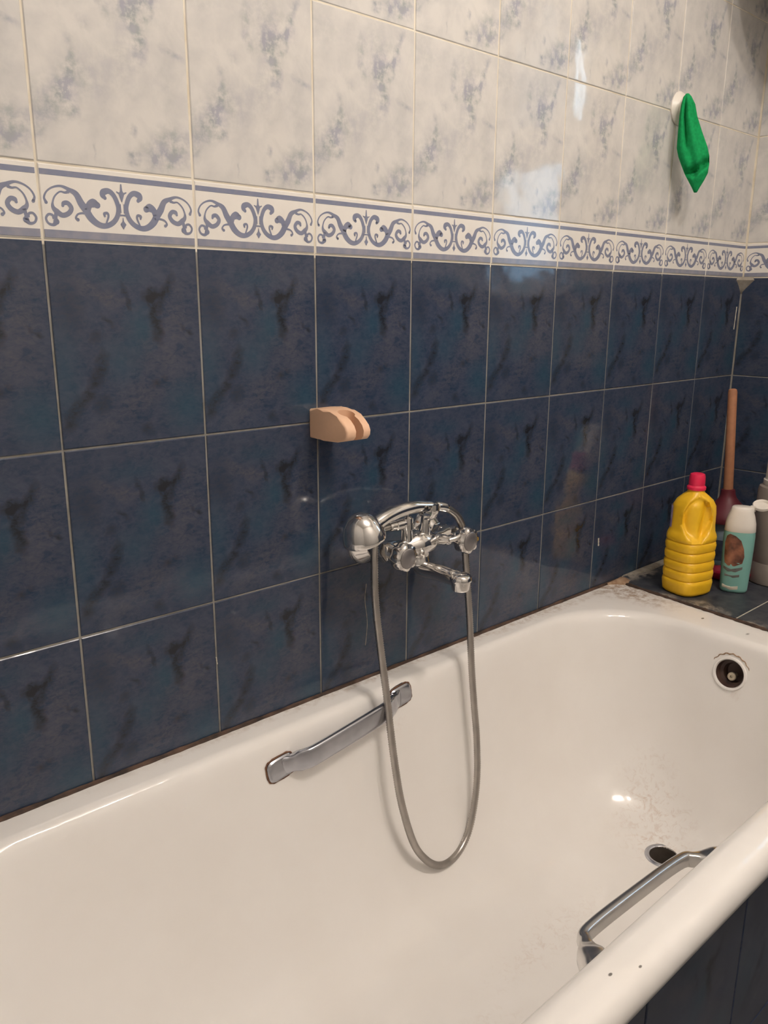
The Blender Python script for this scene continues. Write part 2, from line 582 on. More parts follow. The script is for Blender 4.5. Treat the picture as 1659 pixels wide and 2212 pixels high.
X_LEFT, Y_NEAR, Z_TOP = -1.30, -2.15, 2.62
GY = 0.0014    # how far the grout lies behind the tile faces
wall_back = slab('wall_back', (X_LEFT, GY, 0), (XC + 0.1, 0.12, Z_TOP), M['grout'])
WY0, WY1, WZ0, WZ1 = -0.92, -0.52, 1.305, 2.20     # window opening in the end wall
bm = bmesh.new()
gx = XC + GY
add_box(bm, (gx, Y_NEAR, 0), (gx + 0.14, WY0, Z_TOP))
add_box(bm, (gx, WY1, 0), (gx + 0.14, 0.10, Z_TOP))
add_box(bm, (gx, WY0, 0), (gx + 0.14, WY1, WZ0))
add_box(bm, (gx, WY0, WZ1), (gx + 0.14, WY1, Z_TOP))
wall_end = tag(finish('wall_end', bm, M['grout'], None, smooth=False, center=False), kind='structure')
slab('wall_left', (X_LEFT - 0.1, Y_NEAR - 0.1, 0), (X_LEFT, 0.12, Z_TOP), M['plaster'])
slab('wall_near', (X_LEFT, Y_NEAR - 0.1, 0), (XC + 0.14, Y_NEAR, Z_TOP), M['plaster'])
slab('floor', (X_LEFT - 0.1, Y_NEAR - 0.1, -0.1), (XC + 0.14, 0.12, 0), M['floor'])
slab('ceiling', (X_LEFT - 0.1, Y_NEAR - 0.1, Z_TOP), (XC + 0.14, 0.12, Z_TOP + 0.1), M['plaster'])

# wall_back was centred on its own middle; the grout colours need world heights
def recenter(o):
    c = Vector(o.location)
    for v in o.data.vertices:
        v.co += c
    o.location = (0, 0, 0)
recenter(wall_back)

_tiles = {}
def tile_mesh(name, w, h, mat, t=0.006, ch=0.0012):
    key = (name, round(w, 4), round(h, 4))
    if key in _tiles:
        return _tiles[key]
    bm = bmesh.new()
    def rect(y, ins):
        return [bm.verts.new((sx * (w / 2 - ins), y, sz * (h / 2 - ins))) for sx, sz in ((-1, -1), (1, -1), (1, 1), (-1, 1))]
    a, b, c = rect(t, 0), rect(ch * 0.8, 0), rect(0, ch)
    for p, q in ((a, b), (b, c)):
        for i in range(4):
            j = (i + 1) % 4
            bm.faces.new((p[i], p[j], q[j], q[i]))
    bm.faces.new(c)
    bm.faces.new(list(reversed(a)))
    bmesh.ops.recalc_face_normals(bm, faces=bm.faces)
    me = bpy.data.meshes.new(name)
    bm.to_mesh(me)
    bm.free()
    me.materials.append(mat)
    _tiles[key] = me
    return me

def put(name, me, parent, loc, rot=(0, 0, 0)):
    o = bpy.data.objects.new(name, me)
    COL.objects.link(o)
    o.parent = parent
    o.location = Vector(loc) - (world_loc(parent) if parent else Vector())
    o.rotation_euler = rot
    return o

# ---- the scroll printed on every border tile, as a raised glaze line
HALF = [
 ([(-.0927, -.0007), (-.0945, .0046), (-.0909, .0115), (-.0835, .0166), (-.0739, .0186), (-.0646, .0155), (-.0566, .0112), (-.0514, .0015), (-.0459, -.0061),
   (-.0404, -.0149), (-.0322, -.0213), (-.0234, -.0228), (-.0141, -.0190), (-.0075, -.0114), (-.0050, -.0018), (-.0065, .0062), (-.0104, .0141), (-.0162, .0182),
   (-.0227, .0164), (-.0238, .0128), (-.0214, .0098)],
  [3.6, 2.4, 2.0, 2.2, 2.8, 4.6, 7.0, 8.6, 9.0, 8.6, 7.4, 6.4, 6.2, 6.0, 5.8, 5.8, 5.8, 6.4, 8.0, 7.0, 4.0]),
 ([(-.0440, -.0065), (-.0416, -.0001), (-.0364, .0027), (-.0316, .0007)], [7.0, 8.0, 10.5, 7.0]),
 ([(-.0660, .0130), (-.0700, .0118), (-.0756, .0123), (-.0820, .0068), (-.0850, -.0001), (-.0850, -.0057), (-.0813, -.0099), (-.0745, -.0139), (-.0671, -.0111),
   (-.0635, -.0052), (-.0672, .0002), (-.0721, -.0002), (-.0735, -.0031)],
  [3.5, 2.6, 1.8, 2.0, 2.2, 4.6, 6.6, 5.8, 5.6, 5.4, 5.2, 5.0, 3.0]),
 ([(-.0826, -.0215), (-.0863, -.0253), (-.0920, -.0240), (-.0944, -.0186), (-.0910, -.0139), (-.0864, -.0147), (-.0860, -.0180)], [6.5, 3.6, 2.8, 2.8, 2.8, 3.0, 2.0]),
 ([(-.0813, -.0099), (-.0831, -.0167), (-.0826, -.0220)], [4.5, 4.2, 4.5]),
 ([(-.0425, -.0104), (-.0499, -.0098), (-.0562, -.0114), (-.0590, -.0156), (-.0567, -.0177)], [3.0, 2.6, 2.2, 2.4, 3.6]),
 ([(-.0220, -.0200), (-.0186, -.0116), (-.0196, -.0076), (-.0235, -.0085), (-.0231, -.0114)], [2.0, 2.6, 3.0, 3.6, 2.2]),
]
MID = [
 ([(0, .0268), (0, .0198), (0, .0162), (0, .0104), (0, .0072)], [1.6, 3.0, 7.5, 3.4, 1.2]),
 ([(-.0060, .0181), (-.0022, .0161), (0, .0140), (.0022, .0161), (.0060, .0181)], [1.4, 2.6, 3.2, 2.6, 1.4]),
 ([(-.0065, -.0090), (0, -.0088), (.0065, -.0090)], [2.4, 2.0, 2.4]),
 ([(0, -.0119), (0, -.0160), (0, -.0197), (0, -.0244)], [1.0, 2.4, 7.8, 1.4]),
 ([(-.0022, .0040), (-.0020, -.0060)], [.9, .9]), ([(.0022, .0040), (.0020, -.0060)], [.9, .9]),
]
def ribbon(bm, pts, wid, y):
    P = catmull([(p[0], p[1], 0) for p in pts], 5)
    n = len(P)
    rows = []
    for i, p in enumerate(P):
        f = i / (n - 1) * (len(wid) - 1)
        k = min(int(f), len(wid) - 2)
        w = (wid[k] + (wid[k + 1] - wid[k]) * (f - k)) * 0.00050
        t = (P[min(i + 1, n - 1)] - P[max(i - 1, 0)]).normalized()
        q = Vector((-t.y, t.x, 0))
        a, b = p + q * w, p - q * w
        rows.append((bm.verts.new((a.x, y, a.y)), bm.verts.new((b.x, y, b.y))))
    for (a, b), (c, d) in zip(rows[:-1], rows[1:]):
        bm.faces.new((a, b, d, c))
    for e, wv in ((P[0], wid[0]), (P[-1], wid[-1])):
        bmesh.ops.create_circle(bm, cap_ends=True, radius=wv * 0.00056, segments=10,
                                matrix=Matrix.Translation((e.x, y, e.y)) @ Matrix.Rotation(R(90), 4, 'X'))

def scroll_mesh():
    bm = bmesh.new()
    k = 0
    for pts, wid in HALF:
        for s in (1, -1):
            ribbon(bm, [(p[0] * s, p[1]) for p in pts], wid, -0.00018 - 0.00001 * k)
            k += 1
    for pts, wid in MID:
        ribbon(bm, pts, wid, -0.00018 - 0.00001 * k)
        k += 1
    for f in bm.faces:
        f.normal_update()
        if f.normal.y > 0:
            f.normal_flip()
    me = bpy.data.meshes.new('printed_scroll')
    bm.to_mesh(me)
    bm.free()
    me.materials.append(M['border_print'])
    return me
SCROLL = scroll_mesh()

def stripe_mesh(name, z0, z1, mat, t=0.0003):
    bm = bmesh.new()
    add_box(bm, (-0.0975, -t, z0), (0.0975, 0.0006, z1), 0.0002, 1)
    me = bpy.data.meshes.new(name)
    bmesh.ops.recalc_face_normals(bm, faces=bm.faces)
    bm.to_mesh(me)
    bm.free()
    me.materials.append(mat)
    return me
TOP_STRIPE = stripe_mesh('printed_stripe', 0.0298, 0.0362, M['border_print'])
FOOT_STRIPE = stripe_mesh('printed_foot_stripe', -0.0400, -0.0308, M['border_foot'], 0.0008)

OFF = {0: -.0008, 1: .0012, 2: .0001, 3: .0011, 4: .0006, 5: -.0010, 6: -.0024, 7: -.0004, 8: .0018}
G = 0.0030   # joint width
def jit(s):
    return random.uniform(-s, s)

def lay_column(parent, place, u0, u1, z_lo, holes=()):
    """one column of tiles between joints u0 and u1; place(u, z) -> (location, rotation)"""
    w = u1 - u0 - G
    uc = (u0 + u1) / 2
    rows = []
    for k in range(5):
        zt = Z0 - k * TH
        zb = zt - TH
        if zt - 0.02 < z_lo:
            break
        rows.append(('wall_tile', 'blue_tile', max(zb, z_lo), zt))
    for k in range(5):
        zb = ZB + k * 0.2545
        zt = min(zb + 0.2545, Z_TOP)
        if zt - zb > 0.03:
            rows.append(('wall_tile', 'white_tile', zb, zt))
    rows.append(('border_tile', 'border', Z0, ZB))
    for nm, mt, zb, zt in rows:
        if any(u0 < h[1] - 0.01 and u1 > h[0] + 0.01 and zb < h[3] - 0.01 and zt > h[2] + 0.01 for h in holes):
            continue
        h = zt - zb - (0.0026 if nm == 'wall_tile' else 0.0018)
        me = tile_mesh(nm + ('_blue' if mt == 'blue_tile' else '_white' if mt == 'white_tile' else ''), w, h, M[mt])
        loc, rot = place(uc, (zb + zt) / 2)
        o = put(nm, me, parent, loc, (rot[0] + jit(.0022), rot[1] + jit(.0012), rot[2] + jit(.0022)))
        if nm == 'border_tile':
            put('printed_scroll', SCROLL, None, (0, 0, 0)).parent = o
            put('printed_stripe', TOP_STRIPE, None, (0, 0, 0)).parent = o
            put('printed_stripe', FOOT_STRIPE, None, (0, 0, 0)).parent = o
            for c in o.children:
                c.scale = (w / 0.197, 1, 1)

edges = [-1.2, -1.0, -.8, -.6, -.4, -.2] + [k * 0.2 + OFF[k] for k in range(9)] + [XC]
for a, b in zip(edges[:-1], edges[1:]):
    lay_column(wall_back, lambda u, z: ((u, jit(.0003), z), (0, 0, 0)), a, b, 0.585)
for k in range(10):
    lay_column(wall_end, lambda u, z: ((XC + jit(.0003), -u, z), (0, 0, R(-90))), 0.002 + k * 0.2, 0.002 + (k + 1) * 0.2, 0.585 if k < 3 else 0.01,
               holes=[(-WY1, -WY0, WZ0, WZ1)])

# limescale runs and paint specks left on the tiles
for pts_, r_ in (([(.5009, .779), (.4979, .749), (.5032, .706), (.4990, .664)], .0008), ([(.2000, .731), (.2014, .719)], .0010), ([(1.2170, .725), (1.2190, .706)], .0022), ([(1.7870, 1.250), (1.7840, 1.192)], .0016)):
    bm = bmesh.new()
    sweep(bm, catmull([(x, -.0002, z) for x, z in pts_], 6), lambda f, i, r=r_: r * (.5 + .5 * abs(math.sin(i * 1.3 + 1))), 6)
    finish('limescale_run', bm, M['label_cream'] if r_ > .0009 else M['mortar'], wall_back)

# ------------------------------------------------------------------ window in the end wall
win = bpy.data.objects.new('window_1_offscreen', None)
COL.objects.link(win)
win.location = (XC + 0.06, (WY0 + WY1) / 2, WZ0)
tag(win, kind='structure')
def part_box(name, lo, hi, mat, parent, bev=0.0, seg=2, smooth=True):
    bm = bmesh.new()
    add_box(bm, lo, hi, bev, seg)
    return finish(name, bm, mat, parent, smooth)
fx0, fx1 = XC + 0.03, XC + 0.085
part_box('frame_side', (fx0, WY0, WZ0), (fx1, WY0 + .04, WZ1), M['frame'], win, .004)
part_box('frame_side', (fx0, WY1 - .04, WZ0), (fx1, WY1, WZ1), M['frame'], win, .004)
part_box('frame_rail', (fx0, WY0, WZ1 - .04), (fx1, WY1, WZ1), M['frame'], win, .004)
part_box('frame_rail', (fx0, WY0, WZ0), (fx1, WY1, WZ0 + .035), M['frame'], win, .004)
part_box('transom', (fx0 - .008, WY0, 1.675), (fx1, WY1, 1.80), M['frame'], win, .004)
part_box('mullion', (fx0, -.637, WZ0), (fx1, -.600, WZ1), M['frame'], win, .004)
part_box('dimmed_pane', (XC + .055, WY0 + .03, WZ0 + .03), (XC + .058, -.63, 1.68), M['glass_half_dim'], win, smooth=False)  # not frosted: panes darkened to shape the window's reflection in the tiles
part_box('dimmed_pane', (XC + .055, -.605, WZ0 + .03), (XC + .058, WY1 - .03, 1.68), M['glass_dim'], win, smooth=False)
part_box('dimmed_pane', (XC + .055, WY0 + .03, 1.795), (XC + .058, -.63, WZ1 - .03), M['glass_dim'], win, smooth=False)
part_box('pane', (XC + .055, -.605, 1.795), (XC + .058, WY1 - .03, WZ1 - .03), M['glass'], win, smooth=False)
part_box('window_sill', (XC - .012, WY0 - .02, WZ0 - .02), (XC + .07, WY1 + .02, WZ0 + .004), M['frame'], win, .003)

# ------------------------------------------------------------------ ceiling lamp
lamp = empty('ceiling_lamp_offscreen', (LAMP_POS[0], LAMP_POS[1], Z_TOP), 'ceiling lamp with two opal bulbs on a metal base', 'lamp')
bm = bmesh.new()
lathe(bm, (LAMP_POS[0], LAMP_POS[1], Z_TOP), (0, 0, -1), [(0, .075), (.012, .075), (.03, .06), (.125, .055), (.135, .05)], 32)
finish('lamp_base', bm, M['chrome_worn'], lamp)
for sx in (-1, 1):
    bx, by = LAMP_POS[0] + sx * .135, LAMP_POS[1] - sx * .09
    bm = bmesh.new()
    sweep(bm, catmull([(LAMP_POS[0], LAMP_POS[1], LAMP_POS[2] + .085), (LAMP_POS[0] + sx * .08, LAMP_POS[1] - sx * .053, LAMP_POS[2] + .092), (bx, by, LAMP_POS[2] + .075), (bx, by, LAMP_POS[2] + .035)], 6), .012, 16)
    finish('lamp_arm', bm, M['chrome_worn'], lamp)
    bm = bmesh.new()
    lathe(bm, (bx, by, LAMP_POS[2] + .052), (0, 0, -1), [(0, .013), (.012, .016), (.026, .028), (.042, .0395), (.058, .042), (.074, .036), (.086, .022), (.091, .006)], 28)
    finish('light_bulb_offscreen', bm, M['lamp'], lamp)

# ------------------------------------------------------------------ bath
TX0, TX1, TY0, TY1 = -0.40, 1.306, -0.697, -0.002       # outer rim
IX0, IX1, IY0, IY1 = -0.345, 1.192, -0.655, -0.040      # inner edge of the rim
PROFILE = [  # inset from the inner edge, height
 (0.000, .6000), (0.007, .5985), (0.013, .5940), (0.018, .5860), (0.021, .5740), (0.026, .545), (0.034, .500), (0.043, .450), (0.053, .400),
 (0.066, .350), (0.083, .302), (0.101, .266), (0.122, .237), (0.146, .215), (0.175, .200), (0.205, .193), (0.240, .190)]
HEAD = 2.1
def inner_ring(d, z, grow=0.0):
    tilt = 0.0
    pts = round_rect(IX0 + d * HEAD - grow, IX1 - d * 0.95 + grow, IY0 + d - grow, IY1 - d + grow, 0.20 - d * 0.25 + grow, z)
    if z < 0.3:      # the floor falls gently towards the waste
        for p in pts:
            p.z += max(0.0, (0.3 - z) / 0.11) * 0.016 * max(0.0, (0.98 - p.x))
    return pts
def tub_y(z):
    """inner surface on the wall side"""
    for (d0, z0), (d1, z1) in zip(PROFILE[:-1], PROFILE[1:]):
        if z1 <= z <= z0:
            return IY1 - (d0 + (d1 - d0) * (z0 - z) / (z0 - z1))
    return IY1
def tub_x(z):
    return IX1 - 0.95 * (IY1 - tub_y(z))

rings = [inner_ring(d, z) for d, z in reversed(PROFILE)]
def outer(dy, z, dx=0.0):
    return round_rect(TX0 + dy, TX1 - dx, TY0 + dy, TY1, 0.03, z)
rings += [outer(.024, .6000), outer(.014, .5985), outer(.007, .594), outer(.002, .586), outer(.000, .576), outer(.002, .565), outer(.008, .557), outer(.018, .553),
          round_rect(IX0 - .012, IX1 + .012, IY0 - .012, IY1 + .012, .2, .553)]
rings += [inner_ring(d, z - 0.006, 0.010) for d, z in PROFILE[5:]]
bath = empty('bathtub', (0.45, -0.36, 0.17), 'white enamelled bathtub set against the dark blue tiled wall', 'bathtub')
bm = bmesh.new()
loft(bm, rings)
basin = finish('basin', bm, M['enamel'], bath, angle=60)

def cyl_obj(origin, axis, r, h0, h1, seg=32):
    bm = bmesh.new()
    lathe(bm, origin, axis, [(h0, r), (h1, r)], seg)
    return finish('cutter', bm, M['dark_hole'], None, center=False)

DR = Vector((0.975, -0.357, 0.1905))
zo = 0.528
OV = Vector((tub_x(zo), -0.362, zo))
ov_n = Vector((-(0.545 - 0.500), 0, 0.0)) + Vector((0, 0, 0))
slope = (tub_x(.545) - tub_x(.500)) / .045
ov_n = Vector((-1, 0, slope)).normalized()
bpy.context.view_layer.update()
boolean_cut(basin, [cyl_obj(DR, (0, 0, 1), 0.0275, -0.05, 0.03), cyl_obj(OV, ov_n, 0.0285, -0.06, 0.03)])

dr = empty('waste', DR, None, None); dr.parent = bath; dr.location = DR - Vector(bath.location)
bm = bmesh.new()
lathe(bm, DR + Vector((0, 0, .0005)), (0, 0, 1), [(-.004, .0275), (.0015, .0275), (.0035, .0300), (.0035, .0335), (.0012, .0365), (-.002, .037)], 40)
bmesh.ops.delete(bm, geom=[f for f in bm.faces if len(f.verts) > 4], context='FACES')
finish('waste_ring', bm, M['chrome_worn'], dr)
bm = bmesh.new()
lathe(bm, DR, (0, 0, -1), [(-.001, .0274), (.02, .0265), (.045, .0210), (.06, .0205), (.15, .0200)], 32)
bmesh.ops.delete(bm, geom=[f for f in bm.faces if len(f.verts) > 4 and f.calc_center_median().z > DR.z - .01], context='FACES')
finish('waste_pipe', bm, M['dark_hole'], dr, recalc=False)

ov = empty('overflow', OV, None, None); ov.parent = bath; ov.location = OV - Vector(bath.location)
bm = bmesh.new()
lathe(bm, OV, ov_n, [(-.004, .0285), (.0006, .0285), (.0032, .0305), (.0030, .0335), (-.001, .036)], 40)
bmesh.ops.delete(bm, geom=[f for f in bm.faces if len(f.verts) > 4], context='FACES')
finish('overflow_ring', bm, M['enamel'], ov)
bm = bmesh.new()
lathe(bm, OV, ov_n, [(.000, .0284), (-.016, .0270), (-.018, .021), (-.034, .019), (-.036, .004)], 32)
bmesh.ops.delete(bm, geom=[f for f in bm.faces if len(f.verts) > 4 and (f.calc_center_median() - OV).dot(ov_n) > -.01], context='FACES')
finish('overflow_cup', bm, M['brown_cup'], ov, recalc=False)
bm = bmesh.new()
lathe(bm, OV - Vector((0, 0, .008)), ov_n, [(-.036, .004), (-.018, .0045), (-.016, .0085), (-.0105, .0085), (-.009, .007), (-.009, .0030), (-.013, .0028)], 20)
finish('overflow_bolt', bm, M['bolt'], ov)
# rust arc above the overflow
bm = bmesh.new()
a_, u_, w_ = frame_of(ov_n)
if w_.z < 0:
    w_ = -w_
arc = []
for i in range(25):
    t = R(28 + i * 5.2)
    arc.append(OV + (u_ * math.cos(t) + w_ * math.sin(t)) * (.041 + .0012 * math.sin(i * 1.7)) + ov_n * 0.0004)
sweep(bm, arc, lambda f, i: 0.0006 + 0.0011 * math.sin(math.pi * f) * (0.7 + 0.3 * math.sin(i * 2.3)), 6)
finish('rust_mark', bm, M['tan_mortar'], ov)

# ---- grab handles inside the bath
def grab_handle(base_a, base_b, out, lift, wide, plate, mat, inset=0.055, bar=(.021, .012), rust=False, flare=None):
    """base_a/base_b: points on the enamel; out: vector away from the enamel"""
    A, B = Vector(base_a), Vector(base_b)
    out = Vector(out)
    h = empty('grab_handle', (A + B) / 2, None, None)
    h.parent = bath
    h.location = (A + B) / 2 - Vector(bath.location)
    ax = (B - A).normalized()
    up = Vector((0, 0, 1))
    up = (up - ax * up.dot(ax)).normalized()
    path = catmull([A - out * .12, A + out * .35 + ax * inset * .30, A + out * .78 + ax * inset * .68, A + out + ax * inset * 1.15, (A + B) / 2 + out * 1.04 + up * lift,
                    B + out - ax * inset * 1.15, B + out * .78 - ax * inset * .68, B + out * .35 - ax * inset * .30, B - out * .12], 7)
    def section(f):
        e = min(f, 1 - f) * 2
        w = lerp_table([(0, wide), (.22, wide * .86), (.42, bar[0]), (1, bar[0])], e) / 2
        fl = flare or wide * .6
        t = lerp_table([(0, fl), (.28, fl * .72), (.50, bar[1]), (1, bar[1])], e) / 2
        pts = []
        for k in range(20):
            a = 2 * math.pi * k / 20
            c, s = math.cos(a), math.sin(a)
            pts.append((math.copysign(abs(c) ** .55, c) * t, math.copysign(abs(s) ** .55, s) * w))
        return pts
    bm = bmesh.new()
    sweep(bm, path, 0, section=section, up=up)
    finish('handle_bar', bm, mat, h, angle=50)
    for P, s in ((A, 1), (B, -1)):
        bm = bmesh.new()
        nrm = out.normalized()
        y_ = nrm.cross(ax).normalized()
        pr = []
        for hh, k in ((-.006, 1.0), (.003, 1.0), (.0055, .88)):
            ring = []
            for q in range(24):
                a = 2 * math.pi * q / 24
                c, sn = math.cos(a), math.sin(a)
                ring.append(P + nrm * hh - ax * s * plate[0] * .18 + ax * math.copysign(abs(c) ** .5, c) * plate[0] / 2 * k + y_ * math.copysign(abs(sn) ** .5, sn) * plate[1] / 2 * k)
            pr.append(ring)
        loft(bm, pr)
        pl_ = finish('handle_plate', bm, mat, h, angle=40)
        if rust:
            bm = bmesh.new()
            ring = []
            for q in range(41):
                a = 2 * math.pi * q / 40
                c, sn = math.cos(a), math.sin(a)
                ring.append(P + nrm * .001 - ax * s * plate[0] * .18 + ax * math.copysign(abs(c) ** .5, c) * (plate[0] / 2 + .001) + y_ * math.copysign(abs(sn) ** .5, sn) * (plate[1] / 2 + .001))
            sweep(bm, ring, lambda f, i: .0009 + .0009 * (0.5 + 0.5 * math.sin(i * 1.9)), 6)
            finish('rust_line', bm, M['rust'], pl_)
    return h

def far_pt(x, z):
    return Vector((x, tub_y(z), z))
def near_pt(x, z):
    return Vector((x, IY0 + (IY1 - tub_y(z)), z))
hf = grab_handle(far_pt(.275, .5475), far_pt(.520, .5775), (0, -.021, .003), 0.0, .034, (.050, .036), M['chrome_worn'], inset=.042, bar=(.036, .013), rust=True)
hn = grab_handle(near_pt(.294, .545), near_pt(.622, .513), (0, .047, -.004), 0.0, .040, (.044, .030), M['chrome_satin'], inset=.046, bar=(.020, .014), flare=.044)

# ------------------------------------------------------------------ unseen cylinder added to shade the upper wall corner
HX, HY, HZ = XC - .195, -.268, 1.915
caster = empty('shadow_caster', (XC, HY, HZ), 'added unseen white cylinder casting the soft shadow in the wall corner', 'shadow caster')
bm = bmesh.new()
lathe(bm, (HX, HY, HZ), (0, 0, 1), [(0, .03), (.004, .08), (.018, .13), (.045, .168), (.085, .186), (.12, .19), (.50, .19), (.55, .17), (.58, .11), (.59, .03)], 48)
finish('caster_body', bm, M['white_plastic'], caster)
part_box('caster_bracket', (XC - .03, HY - .10, HZ + .38), (XC + .001, HY + .10, HZ + .42), M['chrome_worn'], caster, .003)
for sy in (-1, 1):
    bm = bmesh.new()
    sweep(bm, [(HX, HY + sy * .05, HZ + .02), (HX, HY + sy * .05, HZ - .03), (HX, HY + sy * .05, HZ - .055)], .011, 14)
    finish('caster_pipe', bm, M['chrome_worn'], caster)

# ------------------------------------------------------------------ sealant, mortar
bm = bmesh.new()
pts = [Vector((x * .01, -0.0015, RIM + 0.0015)) for x in range(-40, 131)]
rr = [random.uniform(.0022, .0052) for _ in pts]
rr = [(rr[max(i - 1, 0)] + rr[i] + rr[min(i + 1, len(rr) - 1)]) / 3 for i in range(len(rr))]
sweep(bm, pts, lambda f, i: rr[min(i, len(rr) - 1)], 8)
tag(finish('sealant_bead', bm, M['sealant'], None), 'dark mouldy sealant bead between bath rim and blue wall tiles', 'sealant')

def lump(name, outline, z0, h, mat, label, cat, axis='z'):
    """low irregular patch over an outline"""
    bm = bmesh.new()
    c = sum((Vector(p) for p in outline), Vector()) / len(outline)
    P = [Vector(p) for p in outline]
    rings = []
    dirn = {'z': Vector((0, 0, 1)), 'y': Vector((0, -1, 0))}[axis]
    for k, hh in ((1.0, -.002), (.96, h * .45), (.7, h * .9), (.3, h)):
        rings.append([c + (p - c) * k * (1 + random.uniform(-.04, .04)) + dirn * hh * (1 + random.uniform(-.3, .3)) for p in P])
    loft(bm, rings)
    return tag(finish(name, bm, mat, None, angle=60), label, cat)

# ------------------------------------------------------------------ tiled ledge behind the bath
ledge = slab('ledge', (1.312, -0.74, 0), (XC, -0.001, LEDGE - 0.006), M['mortar'])
tag(ledge, 'dark tiled ledge between bath end and corner')
bm = bmesh.new()
E0, E1 = (1.302, -.002), (1.234, -.74)
def ledge_x(y):
    return E0[0] + (E1[0] - E0[0]) * (y - E0[1]) / (E1[1] - E0[1])
def ledge_tile(y0, y1, x_from, x_to, front):
    bm = bmesh.new()
    def ex(y): return ledge_x(y) if front else x_from
    rings = []
    for z, i in ((RIM + .0004 if front else LEDGE - .007, 0), (LEDGE - .0012, 0), (LEDGE, .0012)):
        rings.append([Vector((ex(y0) + i, y0 - i, z)), Vector((ex(y1) + i, y1 + i, z)), Vector((x_to - i, y1 + i, z)), Vector((x_to - i, y0 - i, z))])
    loft(bm, rings)
    return finish('ledge_tile', bm, M['ledge_tile'], ledge, smooth=False)
for y0, y1 in ((-.002, -.3135), (-.3165, -.5285), (-.5315, -.74)):
    ledge_tile(y0, y1, 0, 1.5285, True)
    ledge_tile(y0, y1, 1.5315, XC - .001, False)
part_box('ledge_grout', (ledge_x(-.315) + .004, -.3180, RIM + .0004), (XC - .002, -.3120, LEDGE - .0012), M['label_cream'], ledge, smooth=False)
part_box('ledge_grout', (1.5280, -.738, LEDGE - .006), (1.5320, -.003, LEDGE - .0012), M['label_cream'], ledge, smooth=False)
# grimy joint where the ledge tiles lap the bath
bm = bmesh.new()
pts = [Vector((ledge_x(-.002 - i * .0075) - .001, -.002 - i * .0075, RIM + .0022)) for i in range(96)]
rr = [random.uniform(.0022, .0050) for _ in pts]
sweep(bm, pts, lambda f, i: rr[i], 8)
tag(finish('mortar_joint', bm, M['sealant'], None), 'grimy mortar joint between bath end and dark ledge tiles', 'mortar')
lump('mortar_lump', [(1.262, -.004, RIM), (1.285, -.020, RIM), (1.300, -.042, RIM), (1.318, -.040, RIM), (1.330, -.018, RIM), (1.322, -.002, RIM), (1.290, -.001, RIM)], 0, .0095,
     M['tan_mortar'], 'tan mortar lump in the corner of wall, bath and ledge', 'mortar')
lump('mortar_smear', [(1.33, -.001, LEDGE), (1.36, -.012, LEDGE), (1.42, -.026, LEDGE), (1.50, -.022, LEDGE), (1.56, -.008, LEDGE), (1.56, -.001, LEDGE)], 0, .005,
     M['mortar'], 'grey mortar smear on ledge along the blue wall', 'mortar')
bm = bmesh.new()
loft(bm, [[Vector((XC - .030, .003, Z0 + .001)), Vector((XC + .003, -.030, Z0 + .001)), Vector((XC + .004, .004, Z0 + .001))],
          [Vector((XC - .034, .001, Z0 - .006)), Vector((XC + .001, -.034, Z0 - .006)), Vector((XC + .004, .004, Z0 - .006))],
          [Vector((XC - .016, .001, Z0 - .022)), Vector((XC + .001, -.016, Z0 - .024)), Vector((XC + .004, .004, Z0 - .022))],
          [Vector((XC - .003, .002, Z0 - .040)), Vector((XC + .002, -.003, Z0 - .040)), Vector((XC + .004, .004, Z0 - .040))]])
tag(finish('corner_mortar', bm, M['mortar'], None, angle=60), 'grey mortar patch in the wall corner under the border', 'mortar')

# ------------------------------------------------------------------ bath front panel
panel = empty('bath_panel', (0.45, -0.66, 0), 'dark tiled panel closing the front under the bath rim', 'bath panel')
part_box('backing', (TX0 + .02, -.640, 0), (TX1, -.655, .54), M['grout'], panel, smooth=False)
me = tile_mesh('panel_tile', .247, .297, M['blue_tile'])
for i in range(7):
    for k in range(2):
        if -0.38 + i * .25 + .25 <= TX1 + .02:
            put('panel_tile', me, panel, (-0.38 + i * .25 + .105, -.661, .382 - k * .30))
part_box('trim_strip', (TX0 + .02, -.676, .533), (TX1, -.650, .552), M['blue_tile'], panel, .003)

# ------------------------------------------------------------------ shower mixer
TC = Vector((0.570, -0.060, 0.853))
tap = empty('mixer_tap', (TC.x, 0, TC.z), 'chrome two-handle bath mixer with swivel spout on blue tiles', 'tap')
for x in (.495, .645):
    bm = bmesh.new()
    lathe(bm, (x, .001, TC.z), (0, -1, 0), [(0, .035), (.005, .0345), (.012, .030), (.022, .022), (.030, .017), (.031, .012)], 36)
    finish('wall_flange', bm, M['chrome'], tap)
    bm = bmesh.new()
    lathe(bm, (x, 0, TC.z), (0, -1, 0), [(.028, .0165), (.030, .0175), (.044, .0175), (.046, .0165)], 6)
    finish('union_nut', bm, M['chrome'], tap, smooth=False)
bm = bmesh.new()
lathe(bm, (.480, TC.y, TC.z), (1, 0, 0), [(0, .010), (.003, .0165), (.028, .0165), (.036, .0130), (.058, .0135), (.070, .021), (.085, .0235), (.110, .021), (.122, .0135), (.144, .0130), (.152, .0165), (.177, .0165), (.180, .010)], 28)
finish('valve_body', bm, M['chrome'], tap)
